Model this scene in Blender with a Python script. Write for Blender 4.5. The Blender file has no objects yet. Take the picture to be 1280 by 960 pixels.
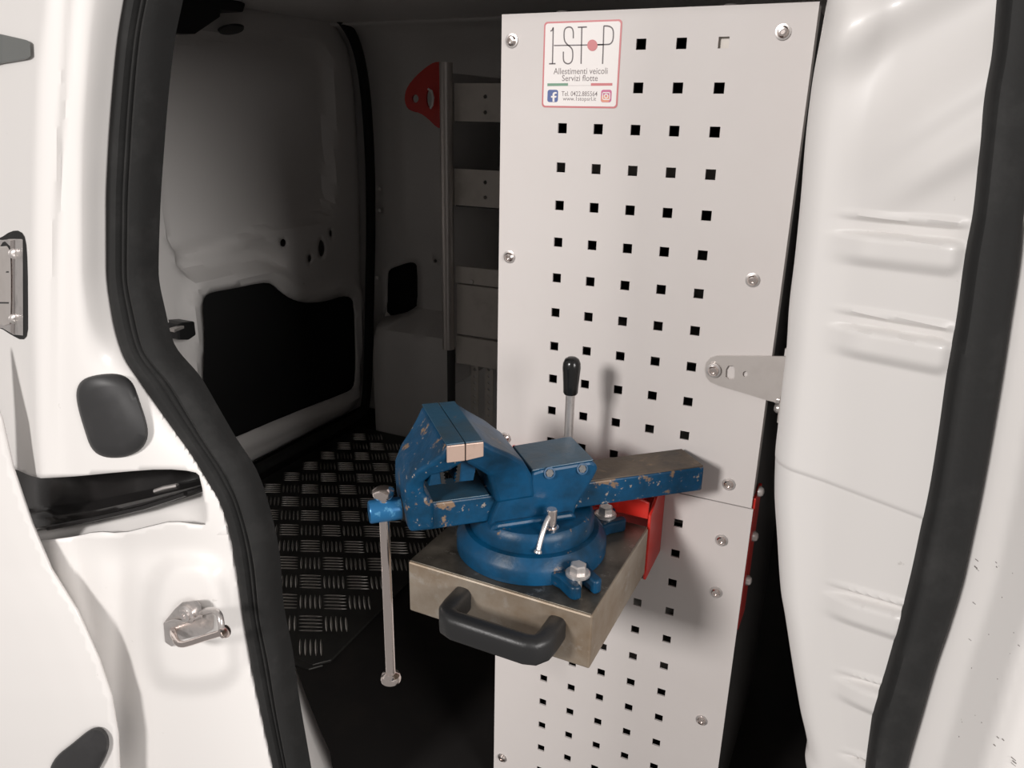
import bpy, bmesh, math, random
import numpy as np
from mathutils import Vector, Matrix
from mathutils.geometry import delaunay_2d_cdt
random.seed(7)
PI = math.pi
sc = bpy.context.scene
col = sc.collection

# ------------------------------------------------------------------ camera, world, lights, exposure
CAM = np.array([.3095, -.7551, -.0652]); CROT = (1.2356, -.0181, .4512); FPX = 962.13
cd = bpy.data.cameras.new('camera'); cd.sensor_width = 36; cd.lens = FPX * 36 / 1280; cd.clip_start = .01
cam = bpy.data.objects.new('camera', cd); cam.location = CAM; cam.rotation_euler = CROT
col.objects.link(cam); sc.camera = cam
sc.view_settings.view_transform = 'Standard'; sc.view_settings.look = 'None'
sc.view_settings.gamma = 1; sc.view_settings.use_curve_mapping = False
sc.view_settings.exposure = 0.0
wd = bpy.data.worlds.new('workshop'); sc.world = wd; wd.use_nodes = True
bg = wd.node_tree.nodes['Background']; bg.inputs[0].default_value = (1, .945, .91, 1); bg.inputs[1].default_value = .26

def area(name, loc, target, sx, sy, power, color=(1, .965, .94)):
    l = bpy.data.lights.new(name, 'AREA'); l.shape = 'RECTANGLE'; l.size = sx; l.size_y = sy; l.energy = power; l.color = color
    o = bpy.data.objects.new(name, l); o.location = loc
    o.rotation_euler = (Vector(target) - Vector(loc)).to_track_quat('-Z', 'Y').to_euler(); col.objects.link(o)
    return o
# the van stands open towards the workshop: the box and lever shadows on the panel give the first lamp's direction, the second is an unseen fill added for the bright rear pillar
area('workshop_lamp_offscreen', (-1.13, -4.05, 1.30), (.1, 0, -.45), .75, .75, 150)
area('pillar_fill_offscreen', (4.1, -2.15, 1.0), (-.4, -.1, -.3), 2.0, 1.6, 205)

# ------------------------------------------------------------------ surveying helpers: sight lines of the measured camera met with real planes
def rotm(rx, ry, rz):
    c, s = math.cos, math.sin
    X = np.array([[1,0,0],[0,c(rx),-s(rx)],[0,s(rx),c(rx)]]); Y = np.array([[c(ry),0,s(ry)],[0,1,0],[-s(ry),0,c(ry)]])
    Z = np.array([[c(rz),-s(rz),0],[s(rz),c(rz),0],[0,0,1]])
    return Z @ Y @ X
RM = rotm(*CROT)
def ray(x, y): return RM @ np.array([(x-640)/FPX, -(y-480)/FPX, -1.])
def on(ax, x, y, v): d = ray(x, y); return CAM + d * ((v - CAM[ax]) / d[ax])
def onX(x, y, v): return on(0, x, y, v)
def onY(x, y, v): return on(1, x, y, v)
def onZ(x, y, v): return on(2, x, y, v)

# ------------------------------------------------------------------ materials
MATS = {}
def mat(name, color, rough=.5, metal=0., coat=0., noise=None, bump=None, spec=.5):
    """noise: list of (scale, lo, hi, colour) blotches over the base colour; bump: (scale, strength)"""
    if name in MATS: return MATS[name]
    m = bpy.data.materials.new(name); m.use_nodes = True; nt = m.node_tree; n = nt.nodes; p = n['Principled BSDF']
    p.inputs['Base Color'].default_value = (*color, 1); p.inputs['Roughness'].default_value = rough
    p.inputs['Metallic'].default_value = metal; p.inputs['Coat Weight'].default_value = coat; p.inputs['Coat Roughness'].default_value = .08
    p.inputs['Specular IOR Level'].default_value = spec
    tc = n.new('ShaderNodeTexCoord')
    last = None
    for sca, lo, hi, c in (noise or []):
        t = n.new('ShaderNodeTexNoise'); t.inputs['Scale'].default_value = sca; t.inputs['Detail'].default_value = 6; t.inputs['Roughness'].default_value = .65
        nt.links.new(tc.outputs['Object'], t.inputs['Vector'])
        r = n.new('ShaderNodeMapRange'); r.inputs[1].default_value = lo; r.inputs[2].default_value = hi; nt.links.new(t.outputs['Fac'], r.inputs[0])
        mx = n.new('ShaderNodeMix'); mx.data_type = 'RGBA'; nt.links.new(r.outputs[0], mx.inputs[0])
        if last is None: mx.inputs[6].default_value = (*color, 1)
        else: nt.links.new(last, mx.inputs[6])
        mx.inputs[7].default_value = (*c, 1); last = mx.outputs[2]
    if last is not None: nt.links.new(last, p.inputs['Base Color'])
    if bump:
        t = n.new('ShaderNodeTexNoise'); t.inputs['Scale'].default_value = bump[0]; t.inputs['Detail'].default_value = 4
        nt.links.new(tc.outputs['Object'], t.inputs['Vector'])
        b = n.new('ShaderNodeBump'); b.inputs['Strength'].default_value = bump[1]; b.inputs['Distance'].default_value = .002
        nt.links.new(t.outputs['Fac'], b.inputs['Height']); nt.links.new(b.outputs['Normal'], p.inputs['Normal'])
    MATS[name] = m; return m
PAINT = mat('white_car_paint', (.73, .705, .685), .4, coat=.15, noise=[(60, .70, .78, (.5, .47, .44))])
BULK = INNER = PAINT
RUBBER = mat('black_rubber', (.015, .0148, .0145), .75, spec=.25, noise=[(30, .5, .75, (.024, .0235, .023))], bump=(220, .15))
PLASTIC = mat('black_plastic', (.013, .013, .0135), .42, bump=(500, .1))
PLUG = mat('rubber_plug', (.024, .0235, .024), .5, noise=[(25, .5, .7, (.030, .029, .030))])
GLOSSB = mat('gloss_black', (.012, .011, .011), .22)
BACKING = mat('matt_black', (.012, .012, .012), .9, spec=.15)  # matt black sheet behind the door and wall cut-outs
FLOORM = mat('black_floor', (.013, .0115, .011), .75, noise=[(9, .5, .75, (.019, .016, .014))], spec=.2)
TREADP = mat('chequer_ground_shaded', (.045, .043, .04), .5, metal=.6, noise=[(14, .45, .75, (.025, .024, .022))])  # dirty plate; the shade of the dim interior is also in its dark colour
TREAD = mat('chequer_bars_glint', (.9, .87, .83), .2, metal=1., noise=[(14, .55, .8, (.6, .57, .54))])  # polished bars of the same plate, their glint put into the bright colour
PANEL = mat('panel_grey', (.625, .585, .565), .5, noise=[(5, .45, .8, (.60, .555, .535)), (55, .74, .80, (.42, .34, .30))])
PSIDE = mat('panel_edge', (.5, .47, .45), .45)
STEEL = mat('brushed_steel', (.34, .29, .235), .42, metal=.5, noise=[(13, .42, .66, (.235, .175, .12)), (38, .58, .75, (.40, .37, .33))])
STEELT = mat('greasy_steel', (.24, .215, .18), .42, metal=.85, noise=[(16, .40, .62, (.10, .088, .072)), (60, .60, .72, (.46, .43, .38))])
CHROME = mat('chrome', (.86, .77, .73), .17, metal=1.)
ZINC = mat('zinc', (.66, .62, .60), .3, metal=.75, noise=[(60, .5, .75, (.42, .40, .38))])
ALU = mat('aluminium', (.60, .555, .525), .36, metal=.55, noise=[(20, .5, .8, (.52, .475, .445))])
BLUE = mat('vise_blue', (.0015, .052, .125), .40, spec=.3, noise=[(16, .38, .62, (.0015, .022, .048)), (45, .645, .685, (.15, .095, .06)), (130, .69, .73, (.22, .2, .18))], bump=(90, .25))
BLUEW = mat('vise_blue_chipped', (.0015, .054, .13), .42, spec=.3, noise=[(16, .40, .64, (.0015, .026, .056)), (48, .575, .62, (.19, .125, .08)), (140, .62, .66, (.26, .22, .19))], bump=(90, .3))
BLUED = mat('vise_blue_greasy', (.020, .068, .115), .4, noise=[(22, .45, .65, (.03, .055, .075)), (50, .66, .72, (.16, .11, .075))], bump=(90, .25))
BLUEL = mat('spindle_blue', (.02, .13, .29), .3, metal=.35, noise=[(60, .62, .7, (.1, .3, .5))])
RUSTY = mat('rusty_bar_top', (.105, .078, .056), .6, noise=[(30, .45, .7, (.055, .045, .038)), (80, .6, .7, (.17, .12, .08))], bump=(120, .4))
JAWM = mat('worn_jaw_steel', (.47, .34, .28), .42, metal=.35, noise=[(60, .5, .7, (.36, .25, .2))])
RED = mat('red_powder_coat', (.55, .022, .014), .35, noise=[(18, .5, .8, (.42, .016, .012))])
REDD = RED
RACK = mat('rack_dark', (.035, .033, .032), .5)
SHELF = mat('shelf_grey', (.68, .63, .575), .5, noise=[(12, .5, .8, (.5, .46, .41))])
STW = mat('sticker_white', (.80, .755, .735), .4)
STR = mat('sticker_red', (.56, .16, .17), .4)
STK = mat('sticker_ink', (.12, .10, .105), .5)
STT = mat('sticker_text', (.20, .165, .165), .5)
STG = mat('sticker_green', (.16, .30, .21), .5)
STF = mat('sticker_blue', (.075, .115, .30), .5)
STO = mat('sticker_orange', (.72, .30, .20), .5)
STP = mat('sticker_pink', (.55, .13, .26), .5)

# ------------------------------------------------------------------ object helpers
def tag(o, label=None, cat=None, group=None, kind=None):
    if label: o['label'] = label
    if cat: o['category'] = cat
    if group: o['group'] = group
    if kind: o['kind'] = kind
    return o
def empty(name, loc=(0,0,0), rz=0.):
    o = bpy.data.objects.new(name, None); o.location = loc; o.rotation_euler = (0,0,rz); o.empty_display_size = .02; col.objects.link(o); return o
def link(name, me, m, parent=None, smooth=None, bevel=None, solid=None, seg=2):
    o = bpy.data.objects.new(name, me); col.objects.link(o)
    if m is not None:
        for k in (m if isinstance(m, (list, tuple)) else [m]): me.materials.append(k)
    if parent is not None: o.parent = parent
    if solid:
        md = o.modifiers.new('solid', 'SOLIDIFY'); md.thickness = abs(solid); md.offset = -1 if solid > 0 else 1
    if bevel:
        md = o.modifiers.new('bevel', 'BEVEL'); md.width = bevel; md.segments = seg; md.limit_method = 'ANGLE'; md.angle_limit = .5; md.harden_normals = False
    if smooth:
        for p in me.polygons: p.use_smooth = True
        if smooth < 3: me.set_sharp_from_angle(angle=smooth)
    return o
def bm_link(name, bm, m, parent=None, fix=True, **k):
    if fix: bmesh.ops.recalc_face_normals(bm, faces=bm.faces)
    me = bpy.data.meshes.new(name); bm.to_mesh(me); bm.free(); return link(name, me, m, parent, **k)
def grid_mesh(name, rows, m, parent=None, close=False, caps=False, flip=False, **k):
    """rows: list of equally long lists of points"""
    bm = bmesh.new(); V = [[bm.verts.new(tuple(p)) for p in r] for r in rows]; n = len(rows[0])
    for i in range(len(V)-1):
        for j in range(n if close else n-1):
            q = [V[i][j], V[i][(j+1) % n], V[i+1][(j+1) % n], V[i+1][j]]
            try: bm.faces.new(q[::-1] if flip else q)
            except ValueError: pass
    if caps: bm.faces.new(V[0][::-1]); bm.faces.new(V[-1])
    return bm_link(name, bm, m, parent, fix=caps or close, **k)
def add_box(bm, lo, hi):
    x0,y0,z0 = lo; x1,y1,z1 = hi
    v = [bm.verts.new(p) for p in [(x0,y0,z0),(x1,y0,z0),(x1,y1,z0),(x0,y1,z0),(x0,y0,z1),(x1,y0,z1),(x1,y1,z1),(x0,y1,z1)]]
    for f in ((3,2,1,0),(4,5,6,7),(0,1,5,4),(1,2,6,5),(2,3,7,6),(3,0,4,7)): bm.faces.new([v[i] for i in f])
def box(name, lo, hi, m, parent=None, bevel=None, **k):
    bm = bmesh.new(); add_box(bm, lo, hi); return bm_link(name, bm, m, parent, bevel=bevel, **k)
def frame_of(d):
    d = Vector(d).normalized(); u = d.orthogonal().normalized() if abs(d.z) < .9 else Vector((1,0,0)); u = (u - d*u.dot(d)).normalized(); return d, u, d.cross(u)
def lathe_pts(prof, p0, axis, n=28):
    d, u, w = frame_of(axis); p0 = Vector(p0)
    return [[p0 + d*h + (u*math.cos(2*PI*j/n) + w*math.sin(2*PI*j/n))*r for j in range(n)] for r, h in prof]
def lathe(name, prof, p0, axis, m, parent=None, n=28, smooth=.6, **k):
    """prof: (radius, height) pairs along the axis, ends capped"""
    return grid_mesh(name, lathe_pts(prof, p0, axis, n), m, parent, close=True, caps=True, smooth=smooth, **k)
def tube(name, path, r, m, parent=None, n=14, **k):
    rows = []; pts = [Vector(p) for p in path]; u = None
    for i, p in enumerate(pts):
        d = (pts[min(i+1, len(pts)-1)] - pts[max(i-1, 0)]).normalized()
        if u is None: u = frame_of(d)[1]
        u = (u - d*u.dot(d)).normalized(); w = d.cross(u); rr = r[i] if isinstance(r, (list, tuple)) else r
        rows.append([p + (u*math.cos(2*PI*j/n) + w*math.sin(2*PI*j/n))*rr for j in range(n)])
    return grid_mesh(name, rows, m, parent, close=True, caps=True, smooth=.7, **k)
def prism(name, poly, axis, lo, hi, m, parent=None, **k):
    """poly in the two other axes in order (xyz minus axis)"""
    def P(a, b, c): return {0:(c,a,b), 1:(a,c,b), 2:(a,b,c)}[axis]
    return grid_mesh(name, [[P(a,b,lo) for a,b in poly], [P(a,b,hi) for a,b in poly]], m, parent, close=True, caps=True, **k)
def pip(poly, Q):
    P = np.asarray(poly); x, y = Q[:,0], Q[:,1]; r = np.zeros(len(Q), bool); j = len(P)-1
    for i in range(len(P)):
        xi, yi = P[i]; xj, yj = P[j]
        if yi != yj:
            c = ((yi > y) != (yj > y)) & (x < (xj-xi)*(y-yi)/(yj-yi)+xi); r ^= c
        j = i
    return r
def dist(poly, Q, closed=True):
    P = np.asarray(poly, float); d = np.full(len(Q), 1e9)
    for i in range(len(P) if closed else len(P)-1):
        a, b = P[i], P[(i+1) % len(P)]; ab = b-a; t = np.clip(((Q-a) @ ab)/max(ab @ ab, 1e-12), 0, 1)
        d = np.minimum(d, np.hypot(*(Q - a - t[:,None]*ab).T))
    return d
def sdist(poly, Q): return np.where(pip(poly, Q), -1, 1)*dist(poly, Q)
def sstep(a, b, x): t = np.clip((x-a)/(b-a), 0, 1); return t*t*(3-2*t)
def resample(poly, step, closed=True):
    out = []; n = len(poly)
    for i in range(n if closed else n-1):
        a = np.array(poly[i], float); b = np.array(poly[(i+1) % n], float); k = max(1, int(np.hypot(*(b-a))/step))
        out += [a + (b-a)*t/k for t in range(k)]
    if not closed: out.append(np.array(poly[-1], float))
    return np.array(out)
def chaikin(poly, n=2, closed=True):
    P = [np.array(p, float) for p in poly]
    for _ in range(n):
        Q = [] if closed else [P[0]]
        for i in range(len(P) if closed else len(P)-1):
            a, b = P[i], P[(i+1) % len(P)]; Q += [a*.75+b*.25, a*.25+b*.75]
        if not closed: Q.append(P[-1])
        P = Q
    return np.array(P)
def sheet(name, outline, holes, step, fmap, m, parent=None, flip=False, smooth=.7, **k):
    """a curved sheet: outline with cut-outs in a flat chart, carried into the world by fmap (array of chart points -> array of points)"""
    loops = [resample(outline, step)] + [resample(h, step) for h in holes]
    lo, hi = loops[0].min(0), loops[0].max(0)
    gx, gy = np.meshgrid(np.arange(lo[0]+step*.5, hi[0], step), np.arange(lo[1]+step*.5, hi[1], step)); G = np.stack([gx.ravel(), gy.ravel()], 1)
    keep = pip(loops[0], G)
    for L in loops: keep &= dist(L, G) > .45*step
    for L in loops[1:]: keep &= ~pip(L, G)
    V = list(map(Vector, np.concatenate(loops+[G[keep]]))); E = []; b = 0
    for L in loops: E += [(b+i, b+(i+1) % len(L)) for i in range(len(L))]; b += len(L)
    vo, _, fo, *_r = delaunay_2d_cdt([Vector((float(v[0]), float(v[1]))) for v in V], E, [], 0, 1e-9)
    VV = np.array([(v.x, v.y) for v in vo]); F = np.array([f for f in fo if len(f) == 3]); cen = VV[F].mean(1)
    ok = pip(loops[0], cen)
    for L in loops[1:]: ok &= ~pip(L, cen)
    F = F[ok]; W = fmap(VV)
    me = bpy.data.meshes.new(name); me.from_pydata([tuple(map(float, w)) for w in W], [], [tuple(int(i) for i in (f[::-1] if flip else f)) for f in F]); me.update()
    bm = bmesh.new(); bm.from_mesh(me); bmesh.ops.delete(bm, geom=[v for v in bm.verts if not v.link_faces], context='VERTS'); bm.to_mesh(me); bm.free()
    return link(name, me, m, parent, smooth=smooth, **k)
def pchip(xs, ys, x):
    xs = np.asarray(xs, float); ys = np.asarray(ys, float); h = np.diff(xs); d = np.diff(ys)/h; m = np.zeros(len(xs)); m[0] = d[0]; m[-1] = d[-1]
    for i in range(1, len(xs)-1):
        if d[i-1]*d[i] > 0: w1 = 2*h[i]+h[i-1]; w2 = h[i]+2*h[i-1]; m[i] = (w1+w2)/(w1/d[i-1]+w2/d[i])
    i = np.clip(np.searchsorted(xs, x)-1, 0, len(xs)-2); t = np.clip((x-xs[i])/h[i], 0, 1)
    return (1+2*t)*(1-t)**2*ys[i] + t*(1-t)**2*h[i]*m[i] + t*t*(3-2*t)*ys[i+1] + t*t*(t-1)*h[i]*m[i+1]
def disc_poly(cx, cy, rx, ry=None, n=16): ry = ry or rx; return [(cx+rx*math.cos(2*PI*i/n), cy+ry*math.sin(2*PI*i/n)) for i in range(n)]
def rrect(x0, y0, x1, y1, r, n=5):
    o = []
    for cx, cy, a in ((x1-r, y0+r, -90), (x1-r, y1-r, 0), (x0+r, y1-r, 90), (x0+r, y0+r, 180)):
        o += [(cx+r*math.cos(math.radians(a+90*i/n)), cy+r*math.sin(math.radians(a+90*i/n))) for i in range(n+1)]
    return o

FZ = -.95            # van floor height
XR = -1.049          # rear door plane
YF = 1.13            # far side wall plane
ZC = .15             # ceiling height
RC = .15             # roof edge radius
YO = -.2             # plane of the side door opening

# ================================================================== THE SETTING
# ---- floor, ceiling, closing walls of the load space
tag(box('floor', (XR-.11, YO-.02, FZ-.03), (.75, YF+.05, FZ-.006), FLOORM), 'black bare floor of the van load space', 'floor', kind='structure')
# ---- far side wall with the curve into the roof and the wheel arch
def farmap(Q):
    X, s = Q[:,0], Q[:,1]; R = RC; z0 = ZC - R
    th = np.clip((s - z0)/R, 0, PI/2); Y = np.where(s > z0, YF - R + R*np.cos(th), YF); Z = np.where(s > z0, z0 + R*np.sin(th), s)
    hump = sstep(-.60, -.66, s)*sstep(XR+.02, XR+.09, X); Y = Y - .13*hump*(1+.12*sstep(-.62, -.75, s))
    Y = Y - .012*np.exp(-((X+.93)/.012)**2)*sstep(-.60, -.7, s) - .01*np.exp(-((X+.80)/.01)**2)*sstep(-.60, -.7, s)
    Y = Y - .012*sstep(.05, .0, np.abs(s+.12)-.25)*sstep(-.97, -.94, X)
    return np.stack([X, Y, Z], 1)
win = [onY(430+x/3, 240+y/3, YF)[[0,2]] for x, y in [(165,310),(172,290),(195,280),(245,263),(268,264),(278,280),(278,425),(266,444),(240,450),(180,457),(164,440)]]
dots = [disc_poly(*onY(x, y, YF)[[0,2]], .006) for x, y in [(545,326),(475,263),(472,347),(475,236)]]
wf = sheet('wall_back', [(XR-.10, FZ-.02), (.75, FZ-.02), (.75, ZC-RC+RC*PI/2), (XR-.10, ZC-RC+RC*PI/2)], [chaikin(win, 1)]+dots, .022, farmap, PAINT, solid=-.004)
tag(wf, 'grey painted far side wall of the van with wheel arch hump', 'wall', kind='structure')
box('wall_cavity', (XR-.14, YF+.045, FZ), (.75, YF+.05, ZC), PAINT, wf)
prism('cutout_backing', [tuple(q) for q in np.mean(win, 0) + (np.array(win)-np.mean(win, 0))*1.12], 1, YF+.006, YF+.010, BACKING, wf)
ce = box('ceiling', (XR-.11, YO-.03, ZC), (.75, YF-RC+.004, ZC+.02), INNER); tag(ce, 'grey painted roof skin inside the van', 'ceiling', kind='structure')
for (px, py, rx) in ((512.6, 37, .042), (454, 41, .013)):
    d = ray(px, py)
    for t in np.arange(.5, 3, .002):
        p = CAM + d*t; yy, zz = p[1]-(YF-RC), p[2]-(ZC-RC)
        if p[2] > ZC or p[1] > YF or (yy > 0 and zz > 0 and math.hypot(yy, zz) > RC): break
    nrm = (0, -yy/RC, -zz/RC)
    lathe('grommet', [(.001, -.003), (rx, -.003), (rx*.92, .002), (.001, .003)], p, nrm, PLASTIC, wf)
box('wall_front', (.62, YO, FZ-.02), (.66, YF, ZC), INNER)
tag(bpy.data.objects['wall_front'], 'painted partition behind the ribbed bulkhead corner', 'wall', kind='structure')

# ---- rear door leaf (plane X = XR), chart = (Y, z)
def rd(x, y): return onX(x, y, XR)[1:3]
c6 = lambda x, y: (160+x*.354, 260+y*.354)
c5 = lambda x, y: (160+x/3, y/3)
blk = [rd(*c6(x, y)) for x, y in [(264,345),(270,312),(292,298),(370,285),(470,263),(505,266),(535,296),(570,320),(610,333),(650,334),(700,328),(755,311),(785,314),(799,335),(804,470),(804,600),(797,636),(770,652),(560,732),(370,815),(300,840),(262,700),(272,450)]]
dh = [disc_poly(*rd(*c6(540,122)), .010), disc_poly(*rd(*c6(665,140)), .016, .023), disc_poly(*rd(*c6(705,88)), .008, .010), disc_poly(*rd(*c6(622,177)), .008, .010)]
dout = [rd(x, y) for x, y in [(150,-6),(395,2),(427,28),(441,55),(449,105),(453,167),(456,233),(457,320),(457,366),(456,437),(452,503),(443,519),(380,551),(312,587),(200,660),(120,690)]]
wrec = chaikin([rd(*c5(x, y)) for x, y in [(125,240),(150,165),(220,125),(500,120),(700,150),(760,200),(775,300),(778,700),(765,790),(700,835),(560,850),(470,905),(340,955),(200,985),(150,900),(118,700),(112,450)]], 2)
ledge = chaikin([rd(*c6(x, y)) for x, y in [(165,165),(330,125),(490,118),(545,160),(560,215),(520,225),(480,215),(240,258),(190,230)]], 2)
boss = [rd(*c6(640, 140))]
def doormap(Q):
    X = np.full(len(Q), XR) - .030*sstep(.004, -.018, sdist(wrec, Q)) - .034*sstep(.008, -.022, sdist(ledge, Q))
    X += .020*np.exp(-(np.hypot(*(Q-boss[0]).T)/.11)**2)
    X += .012*sstep(.03, .0, np.abs(sdist(blk, Q)-.03)) 
    X -= .03*sstep(.03, -.01, sdist(dout, Q)*-1)
    return np.stack([X, Q[:,0], Q[:,1]], 1)
d1 = sheet('door_1', dout, [chaikin(blk, 1)]+dh, .014, doormap, INNER, solid=.004)
tag(d1, 'open-shell inside of rear van door with blanked window and black cut-out', 'door', kind='structure')
bY = [p[0] for p in dout]; box('door_cavity', (XR-.09, min(bY)-.1, FZ-.02), (XR-.075, max(bY)+.05, ZC), PAINT, d1)
bc = np.mean(blk, 0); prism('cutout_backing', [tuple(q) for q in bc + (np.array(blk)-bc)*1.06], 0, XR-.016, XR-.011, BACKING, d1)
# outer closing strip around the door
# door hardware
def onDoor(x, y, off=0.): return onX(x, y, XR+off)
pl = [onDoor(x, y, .012)[1:3] for x, y in [(196,394),(203,391),(210,398),(213,412),(211,428),(202,428),(196,420)]]
prism('latch_plate', pl, 0, XR-.004, XR+.014, PAINT, d1, bevel=.002)
pl = [onDoor(x, y, .02)[1:3] for x, y in [(212,404),(219,401),(233,400),(235,417),(226,423),(213,423)]]
lb = prism('latch_body', pl, 0, XR-.01, XR+.045, PLASTIC, d1, bevel=.003)
pl = [onDoor(x, y, .05)[1:3] for x, y in [(216,411),(228,407),(228,410),(216,415)]]
prism('latch_tongue', pl, 0, XR+.04, XR+.055, ZINC, lb)
pl = [onDoor(x, y, .04)[1:3] for x, y in [(200,-6),(200,43),(231,43),(262,22),(263,13),(291,16),(294,5),(272,-6)]]
prism('top_latch', pl, 0, XR-.01, XR+.07, PLASTIC, d1, bevel=.003)
p = onDoor(280, 36, .0); lathe('grommet', [(.001,0),(.028,0),(.026,.004),(.001,.005)], p+np.array([.02,0,0]), (.3,-.05,-1), PLASTIC, d1)
p = onDoor(189, 316, .01); rg = [p + np.array([0, .013*math.cos(t), .016*math.sin(t)]) for t in np.linspace(0, 2*PI, 25)]
tube('cord_ring', rg, .0016, RED, d1, n=8)
# black weatherstrip between rear door and far wall
sl = [(415,14),(433,30),(447,58),(456,104),(461,167),(463.5,233),(463.5,300),(462,366),(461,437),(458,505),(452,519),(380,556),(300,598)]
path = chaikin([onX(x, y, XR+.03) for x, y in sl], 2, False)
t3 = tube('trim_3', path, .0135, RUBBER); tag(t3, 'black weatherstrip around the rear van door', 'weatherstrip', kind='structure')

# ---- chart along the side opening: image-measured sight lines carried to a depth field
def chart(depth):
    def f(Q):
        return np.array([onY(x, y, Yv) for (x, y), Yv in zip(Q, depth(Q))])
    return f
SL = [(-220,203),(-40,172),(0,165),(52,156.5),(120,149.6),(189,144.5),(258,141.7),(330,141.7),(390,148),(442,161.7),(480,185.7),(528,220),(566,247.6),(600,268),(619,280),(663,294.5),(712,302.6),(781,312.7),(830,321),(887,333),(960,349),(1010,360),(1250,413)]
SR = [(-220,250),(-40,222),(0,215),(45,206),(120,197.7),(189,192.5),(258,188.4),(340,186.5),(394,196),(431.6,206),(476,240.7),(510.7,261),(552,285),(593,311),(631,325),(704,341),(757,345),(822,357.5),(878.7,365.5),(960,379.7),(1010,388),(1250,437)]
def ip(tab, y): t = np.array(tab, float); return pchip(t[:,0], t[:,1], y)
KT = [  # feature lines of the rear pillar: (y: x ...), depth
    ([(-40,-140),(1010,-140)], -.14),
    ([(-40,-20),(1010,-20)], -.205),
    ([(-40,48),(0,46),(100,38),(200,35),(330,33),(480,37),(600,44),(700,58),(800,72),(1010,95)], -.249),
    ([(-40,62),(0,60),(100,50),(200,46),(330,44),(480,47),(600,52),(700,68),(800,84),(1010,110)], -.257),
    ([(-40,84),(0,80),(100,74),(200,69),(330,64),(480,62),(600,66),(700,84),(800,105),(1010,130)], -.253),
    ([(-40,97),(0,92),(100,85),(200,78),(330,74),(480,74),(600,80),(700,97),(800,120),(1010,150)], -.247),
    ([(-40,116),(0,110),(100,103),(200,97),(330,96),(480,102),(600,110),(700,125),(800,150),(1010,180)], -.242),
]
def pillar_depth(Q):
    out = np.empty(len(Q)); yy = Q[:,1]
    cols = [ip(t, yy) for t, _ in KT]; sl_ = ip(SL, yy); cols += [sl_-12, sl_-2, sl_+12, sl_+40]; ds = [d for _, d in KT] + [-.212, -.203, -.190, -.175]
    for i in range(len(Q)):
        xs = np.maximum.accumulate(np.array([c[i] for c in cols]) + np.arange(len(cols))*1e-3); out[i] = pchip(xs, ds, np.array([Q[i,0]]))[0]
    x, y = Q[:,0], yy
    # pressed relief: boss round the striker, dish over it
    out -= .010*sstep(18, -14, sdist(BOSS, Q)); out += .006*np.exp(-(((x-190)/70)**2+((y-690)/26)**2))
    out -= .007*np.exp(-(((x-118)/14)**2))*sstep(330, 250, y)*0
    out += .005*np.exp(-(((x-150)/16)**2))*sstep(640, 720, y)*sstep(990, 900, y)
    return out
BOSS = chaikin([(190,705),(262,700),(280,740),(288,800),(292,850),(230,858),(190,845)], 2)
slot = chaikin([(-30,578),(14,584),(45,598),(70,597),(100,595),(150,590),(205,586),(243,589),(251,596),(259,656),(250,657),(215,652),(190,658),(150,668),(120,665),(90,672),(64,675),(30,676),(-30,676)], 1)
pout = [(-130,-215),(0,-215)] + [(x+26, y) for y, x in resample([(a, b) for a, b in SL], 18, False)] + [(-130,1245)]
wl = sheet('wall_left', pout, [slot], 5.5, chart(pillar_depth), PAINT, flip=True, solid=.003)
tag(wl, 'white painted rear pillar of the sliding door opening', 'wall', kind='structure')
# pocket of the guide rail
def pocket(name, polypx, d0, d1, m, par):
    P = resample(polypx, 9); f0 = pillar_depth(P)
    rows = [[onY(x, y, v+d0) for (x, y), v in zip(P, f0)]]
    base = rows[0]; rows.append([q + np.array([-.012, d1, 0]) for q in base])
    return grid_mesh(name, rows, m, par, close=True, smooth=.7)
def shifted(pxs, extra):
    P = np.array(pxs, float); return [onY(x, y, v+extra) for (x, y), v in zip(P, pillar_depth(P))]
n = 30; tt = np.linspace(0, 1, n)
def rs(L): L = resample(L, 6, False); return np.stack([np.interp(tt, np.linspace(0,1,len(L)), L[:,0]), np.interp(tt, np.linspace(0,1,len(L)), L[:,1])], 1)
T = rs([(-40,555),(45,572),(100,570),(205,560),(275,566)]); B = rs([(-40,670),(44,664),(120,652),(190,634),(240,619),(275,606)]); D = rs([(-40,692),(64,688),(120,680),(190,672),(250,670),(285,668)])
def lay(Q, dy): return [onY(x, y, v+dy) for (x, y), v in zip(Q, pillar_depth(np.clip(Q, [-100,0], [250, 2000])))]
rows = [lay(T + (B-T)*q, dy) for q, dy in ((0., .014), (.10, .024), (.25, .040), (.45, .046), (.62, .047), (.70, .046), (.76, .034), (.83, .028), (.88, .031), (.93, .030), (1., .034))]
grid_mesh('guide_channel', rows, GLOSSB, wl, smooth=.9, solid=.002)
rows = [lay(B + (D-B)*q, dy) for q, dy in ((-.02, .0345), (.3, .026), (.7, .014), (1., .007))]
grid_mesh('pocket_ledge', rows, PAINT, wl, smooth=.9, solid=.002)
tube('guide_rail', shifted([(60,660),(120,648),(180,634),(232,617)], .016), .0032, GLOSSB, wl, n=10)
tube('roller_pin', shifted([(194,614),(206,610),(222,607)], .034), .003, ZINC, wl, n=8)
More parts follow.
